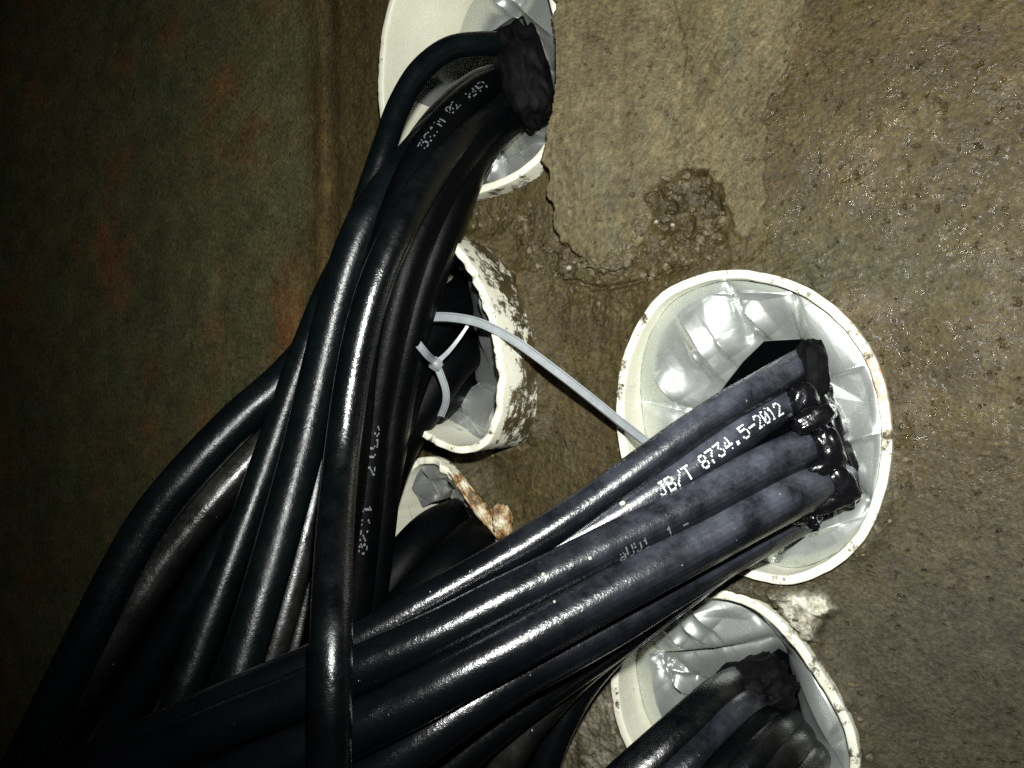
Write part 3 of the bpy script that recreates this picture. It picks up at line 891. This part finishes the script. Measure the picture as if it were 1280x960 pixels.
cable('thin black cable pressed against the wall below the dusty bundle',
      [(1040, 640, .38), (1000, 655, .336), (950, 680, .322), (890, 715, .315), (830, 758, .311), (775, 805, .309), (735, 850, .309), (705, 900, .309), (680, 960, .309), (650, 1060, .309)], .0112, M_BLACK, group=GB)

# --- cables out of the bottom right conduit
GR = 'black cables out of the bottom pipe'
for lb, pts, d, mt in (('black cable at the left of the bottom pipe mouth', [(970, 850, .36), (930, 858, .305), (895, 880, .285), (850, 920, .274), (800, 965, .268), (740, 1020, .264), (680, 1080, .262)], .0165, M_BLACK),
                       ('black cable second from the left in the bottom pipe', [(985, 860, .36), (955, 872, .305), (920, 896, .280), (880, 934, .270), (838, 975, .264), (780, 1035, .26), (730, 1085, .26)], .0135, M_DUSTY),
                       ('black cable third from the left in the bottom pipe', [(1000, 880, .36), (975, 892, .305), (945, 915, .276), (912, 950, .266), (878, 990, .26), (830, 1050, .258), (800, 1090, .258)], .0125, M_DULL),
                       ('black cable fourth from the left in the bottom pipe', [(1005, 885, .36), (985, 900, .305), (965, 922, .275), (938, 952, .264), (910, 992, .258), (870, 1050, .255), (845, 1090, .255)], .0120, M_BLACK),
                       ('black cable at the right of the bottom pipe mouth', [(1015, 910, .36), (1000, 922, .300), (985, 940, .274), (965, 965, .264), (940, 1000, .258), (905, 1060, .255)], .0125, M_BLACK),
                       ('black cable lowest in the bottom pipe mouth', [(1030, 930, .36), (1018, 945, .295), (1005, 962, .274), (988, 990, .262), (965, 1030, .258), (940, 1080, .256)], .0120, M_BLACK)):
    cable(lb, pts, d, mt, group=GR, tint=(0.04, 0.12, 0.25))


# ------------------------------------------------------------------ mastic and lumps
def lump(name, label, cat, centre, axes, mat, amp, freq, seed, ridge=0.5, sub=5, group=None, parent=None):
    """irregular lump: axes = three half-axis vectors"""
    bm = bmesh.new()
    bmesh.ops.create_icosphere(bm, subdivisions=sub, radius=1.0)
    A = [np.asarray(a, float) for a in axes]
    V = []
    for v in bm.verts:
        p = v.co.copy()
        q = p * freq + Vector((seed * 3.1, seed * 1.7, seed))
        w = Vector((mnoise.noise(q), mnoise.noise(q + Vector((5, 9, 2))), mnoise.noise(q + Vector((1, 3, 8)))))
        r = 1 + amp * mnoise.fractal(q + w * 0.8, 1.0, 2.0, 2)
        r += amp * ridge * (1 - 2.2 * abs(mnoise.noise(q * 1.9 + w)))
        r *= 1.0
        # squarer than a ball
        s = max(abs(p.x), abs(p.y), abs(p.z)) ** 0.35
        pp = p * (r / s * 0.92)
        V.append(centre + A[0] * pp.x + A[1] * pp.y + A[2] * pp.z)
    Fc = [[l.vert.index for l in f.loops] for f in bm.faces]
    bm.free()
    o = new_obj(name, V, Fc, mat, parent=parent, origin=centre)
    if parent is None:
        tag(o, label, cat, group)
    return o


def axes_at(px, py, z, hx, hy, hz, rot=0.0):
    """half axes: hx, hy in photo pixels (turned by rot degrees), hz in metres along the view"""
    c, s = math.cos(math.radians(rot)), math.sin(math.radians(rot))
    ex = (RIGHT * c + UP * s); ey = (-RIGHT * s + UP * c)
    return at(px, py, z), (ex * hx * z / F, VIEW * hz, ey * hy * z / F)


c, ax = axes_at(654, 97, .352, 34, 68, .015, 14)
lump('mastic_lump', 'matt black mastic lump stuffed in the mouth of the topmost pipe', 'mastic', c, ax, M_TAR, 0.15, 1.7, 1, 0.4)
c, ax = axes_at(1034, 556, .296, 32, 96, .012, 20)
big_mastic = lump('mastic_lump', 'glossy wrinkled black mastic round the cables in the large right pipe', 'mastic', c, ax, M_MASTIC, 0.16, 1.6, 2, 0.35)
for k, (x, y, z, hx, hy, hz, rt) in enumerate(((1003, 498, .2855, 17, 20, .006, 10), (1018, 522, .2795, 26, 13, .005, 28),
                                               (1036, 560, .2795, 15, 27, .006, 22), (1030, 582, .278, 22, 10, .004, 30), (1052, 606, .2795, 15, 26, .006, 26),
                                               (1034, 628, .279, 26, 11, .005, 18))):
    c, ax = axes_at(x, y, z, hx, hy, hz, rt)
    lump('mastic_and_gap_fold', None, None, c, [ax[0] * 1.2, ax[1] * 0.8, ax[2] * 1.2], M_MASTIC, 0.16, 1.3, 30 + k, 0.15, 4, parent=big_mastic)
c, ax = axes_at(1016, 462, .289, 19, 40, .005, 10)  # dull black lump added over the cable end as the dark of the gap
lump('mastic_and_gap_fold', None, None, c, ax, M_TAR, 0.22, 1.6, 44, 0.3, 4, parent=big_mastic)
c, ax = axes_at(1000, 640, .285, 24, 16, .008, -20)
lump('mastic_lump', 'small black mastic blob hanging under the thickest dusty cable', 'mastic', c, ax, M_MASTIC, 0.25, 1.8, 3)
c, ax = axes_at(935, 868, .298, 62, 36, .014, 30)
lump('mastic_lump', 'black mastic plug round the cables in the bottom pipe', 'mastic', c, ax, M_TAR, 0.18, 2.2, 5)
c, ax = axes_at(324, 812, .2785, 10, 30, .004, -20)
lump('debris_crumb', 'ochre crumb of debris caught between two hanging cables', 'debris', c, ax, M_CRUMB, 0.35, 3.0, 6, 0.6)
c, ax = axes_at(628, 652, .340, 12, 20, .0025, 8)
lump('rust_crust', 'orange brown crust clinging to the rim of the broken pipe', 'crust', c, ax, M_RUST, 0.30, 2.0, 7, 0.5)
c, ax = axes_at(603, 640, .346, 8, 60, .0025, 37)
lump('rust_crust', 'thin orange smear of crust along the upper rim of the broken pipe', 'crust', c, ax, M_RUST, 0.3, 2.2, 8, 0.5)
for lb, (x, y), s, sd in (('pale pebble in the crumbly wall below the topmost pipe', (711, 335), 4.2, 11),
                          ('small pale pebble in the spalled hollow of the plaster', (820, 277), 4.0, 12),
                          ('tiny pale pebble beside the other one in the plaster hollow', (841, 281), 3.2, 13)):
    p = on_wall(x, y, 0.0); h = wall_h(p[0], p[2]); p = on_wall(x, y, h)
    r = s * 0.34e-3
    lump('pebble', lb, 'pebble', p, (np.array([r, 0, 0]), np.array([0, r, 0]), np.array([0, 0, r * 0.85])), M_PEBBLE, 0.25, 1.4, sd, 0.2, 2, 'pale pebbles bedded in the wall')
def on_cable(k, x, y):
    """point on the viewer's side of cable k seen near photo position x, y"""
    o, C, T, R = k
    i = int(np.argmin(np.hypot(*(to_px(C) - np.array((x, y))).T)))
    z = (C[i] - CAM) @ VIEW
    q = at(x, y, z); off = np.linalg.norm(q - C[i])
    zz = z - math.sqrt(max(R * R - min(off, R * 0.95) ** 2, 0)) * 1.0
    return at(x, y, zz), (q - C[i]) * 0


DUSTY = {k: next(c for c in CABLES if c[0]['label'].startswith(k)) for k in ('dusty cable printed', 'thick dusty', 'thickest dusty', 'dark cable tucked')}
for lb, key, (x, y), (a, b), sd in (('white splash of mortar at the end of the white print on the dusty cable', 'dusty cable printed', (954, 513), (5.0, 3.2), 15),
                                    ('round white splash on the printed dusty cable left of its print', 'dusty cable printed', (778, 629), (4.4, 3.4), 16),
                                    ('oval grey splash on the third dusty cable', 'thick dusty', (737, 698), (4.0, 3.0), 17),
                                    ('grey dot of mortar on the third dusty cable further down', 'thick dusty', (679, 718), (2.8, 2.6), 18),
                                    ('white dot of mortar on the thickest dusty cable', 'thickest dusty', (651, 797), (2.6, 2.6), 19),
                                    ('white dot of mortar higher on the thickest dusty cable', 'thickest dusty', (693, 752), (1.8, 2.0), 20)):
    c, _ = on_cable(DUSTY[key], x, y)
    _, ax = axes_at(x, y, (c - CAM) @ VIEW, a, b, .0005, 20)
    lump('mortar_splash', lb, 'splash', c, ax, M_MORTAR, 0.2, 1.6, sd, 0.2, 2, 'mortar splashes on the dusty cables')


# ------------------------------------------------------------------ cable ties
def ribbon(name, pts, width, thick, parent, normal_mix=0.0, n=90, taper=None, ribs=True):
    P = [at(*p) for p in pts]
    C = catmull(P, n)
    T = np.gradient(C, axis=0); T /= np.linalg.norm(T, axis=1)[:, None]
    if ribs:
        prof = [(-.5, -.5), (-.5, .5), (-.36, .5), (-.30, .12), (.30, .12), (.36, .5), (.5, .5), (.5, -.5)]
    else:
        prof = [(-.5, -.5), (-.5, .5), (.5, .5), (.5, -.5)]
    V = []
    for i in range(n):
        w = CAM - C[i]; w /= np.linalg.norm(w)
        side = np.cross(T[i], w); side /= np.linalg.norm(side)
        a = normal_mix if not hasattr(normal_mix, '__len__') else np.interp(i / (n - 1), np.linspace(0, 1, len(normal_mix)), normal_mix)
        nr = np.cross(side, T[i])
        s2 = side * math.cos(a) + nr * math.sin(a); n2 = nr * math.cos(a) - side * math.sin(a)
        wd = width if taper is None else width * np.interp(i / (n - 1), [0, 1], taper)
        for (u, v) in prof:
            V.append(C[i] + s2 * u * wd + n2 * v * thick)
    k = len(prof)
    Fc = grid_faces(n, k) + [tuple(range(k))[::-1], tuple(range((n - 1) * k, n * k))]
    return new_obj(name, V, Fc, M_TIE, parent=parent, origin=None if parent is None else np.array(parent.location), smooth_shade=False)


def empty(name, loc):
    e = bpy.data.objects.new(name, None)
    e.empty_display_size = 0.01
    e.location = loc
    COL.objects.link(e)
    return e


tie = empty('cable_tie', at(600, 405, .335))
tag(tie, 'long white nylon cable tie arching across to the large right pipe', 'cable tie', 'white nylon cable ties')
ribbon('strap', [(505, 402, .338), (533, 397, .333), (565, 397, .329), (600, 404, .326), (640, 424, .323), (690, 460, .320), (735, 495, .317), (775, 527, .313), (812, 556, .306), (840, 580, .300)], .0036, .0013, tie, [0.5, 0.2, 0.25, 0.4, 0.5], 90, (1.08, 0.92))
tie2 = empty('cable_tie', at(545, 455, .338))
tag(tie2, 'small white cable tie with square head cinched round the black cables', 'cable tie', 'white nylon cable ties')
ribbon('strap', [(500, 400, .335), (516, 422, .327), (524, 432, .315), (533, 443, .319), (545, 456, .332), (552, 472, .334), (557, 488, .336), (557, 503, .339), (551, 520, .345)], .0030, .0011, tie2, 0.2, 50)
ribbon('tail', [(547, 452, .3325), (560, 440, .3315), (573, 424, .331), (586, 405, .331)], .0016, .0008, tie2, 0.0, 30, (1.3, 0.7), False)
hc, (hx, hv, hz) = axes_at(545, 455, .3325, 8.0, 8.0, .0030, -35)
bm = bmesh.new()
bmesh.ops.create_cube(bm, size=2)
bmesh.ops.bevel(bm, geom=bm.edges[:], offset=0.35, segments=3, affect='EDGES')
HV = [hc + hx * v.co.x + hv * v.co.y + hz * v.co.z for v in bm.verts]
HF = [[l.vert.index for l in f.loops] for f in bm.faces]
bm.free()
new_obj('tie_head', HV, HF, M_TIE, parent=tie2, origin=np.array(tie2.location))


# ------------------------------------------------------------------ water beads on the wet plaster
def droplets():
    bm = bmesh.new(); bmesh.ops.create_icosphere(bm, subdivisions=2, radius=1.0)
    base = np.array([v.co for v in bm.verts]); bf = np.array([[l.vert.index for l in f.loops] for f in bm.faces]); bm.free()
    V, Fc = [], []
    rng = random.Random(3)
    k = 0
    while k < 420:
        if rng.random() < 0.72:
            x = rng.gauss(1120, 120); y = rng.gauss(230, 130)
        else:
            x = rng.uniform(640, 1320); y = rng.uniform(-60, 1000)
        p = on_wall(x, y)
        bad = False
        for c, th, r, h in PROF.values():
            d = math.hypot(p[0] - c[0], p[2] - c[1])
            if d < np.interp(math.atan2(p[2] - c[1], p[0] - c[0]), np.r_[th, math.pi], np.r_[r, r[0]]) + 0.002:
                bad = True
        if bad:
            continue
        s = 0.00014 + 0.00032 * rng.random() ** 4
        c3 = np.array([p[0], -wall_h(p[0], p[2]), p[2]])
        V.append(base * np.array([s * rng.uniform(.8, 1.2), s * 0.6, s * rng.uniform(.9, 1.6)]) + c3)
        Fc.append(bf + 42 * k); k += 1
    o = new_obj('water_droplets', np.vstack(V), np.vstack(Fc), M_WATER)
    o['kind'] = 'stuff'
    o['label'] = 'tiny water beads glinting on the wet wall'
    o['category'] = 'water'


droplets()


# ------------------------------------------------------------------ loose mortar crumbs on the crumbly wall and round the rims
def crumbs():
    k_ = NT('crumbly_mortar')
    k_.l(k_.ramp(k_.noise(170, 3, 0.6), [(0.35, (0.040, 0.030, 0.011)), (0.55, (0.075, 0.058, 0.027)), (0.72, (0.14, 0.12, 0.075))]), k_.b.inputs['Base Color'])
    k_.b.inputs['Roughness'].default_value = 0.6
    k_.l(k_.bump(k_.noise(900, 3, 0.7), 0.0003, 0.9), k_.b.inputs['Normal'])
    bm = bmesh.new(); bmesh.ops.create_icosphere(bm, subdivisions=2, radius=1.0)
    base = np.array([v.co for v in bm.verts]); bf = np.array([[l.vert.index for l in f.loops] for f in bm.faces]); bm.free()
    rng = random.Random(11); rg = np.random.RandomState(5)
    spots = []
    lines = [([(600, 262), (660, 270), (690, 330), (735, 352), (790, 335), (850, 310), (905, 300)], 330, 14),
             ([(805, 290), (830, 250), (870, 225), (890, 270), (860, 300)], 150, 13),
             ([(690, 300), (725, 330), (770, 332), (800, 295), (806, 245)], 130, 5)]
    for pts, n, sp in lines:
        q = catmull([(*p, 0) for p in pts], 200)
        for _ in range(n):
            b = q[rng.randrange(200)]
            spots.append((b[0] + rng.gauss(0, sp), b[1] + rng.gauss(0, sp), 1.0))
    for key, n in (('big', 200), ('right', 150), ('mid', 60), ('low', 50)):
        c, th, r, h = PROF[key]
        for _ in range(n):
            a = rng.uniform(-math.pi, math.pi)
            rr = np.interp(a, th, r) + abs(rng.gauss(0, 0.0022)) + 0.0004
            spots.append((c[0] + rr * math.cos(a), c[1] + rr * math.sin(a), None))
    V, Fc = [], []
    for x, y, f in spots:
        if f is None:
            p = np.array([x, 0, y])
        else:
            p = on_wall(x, y)
        p[1] = -wall_h(p[0], p[2])
        s = 0.00035 + 0.0016 * rng.random() ** 3.2
        if f is None:
            s *= 0.75
        d = base * (1 + rg.uniform(-0.28, 0.28, (len(base), 1)))
        d = d * np.array([s * rng.uniform(.7, 1.4), s * rng.uniform(.5, .9), s * rng.uniform(.7, 1.3)])
        an = rng.uniform(0, 6.28); R_ = np.array([[math.cos(an), 0, math.sin(an)], [0, 1, 0], [-math.sin(an), 0, math.cos(an)]])
        V.append(d @ R_.T + p); Fc.append(bf + len(base) * (len(V) - 1))
    o = new_obj('mortar_crumbs', np.vstack(V), np.vstack(Fc), k_.m, smooth_shade=False)
    o['kind'] = 'stuff'
    o['label'] = 'loose brown mortar crumbs on the broken plaster and pipe rims'
    o['category'] = 'mortar'


crumbs()
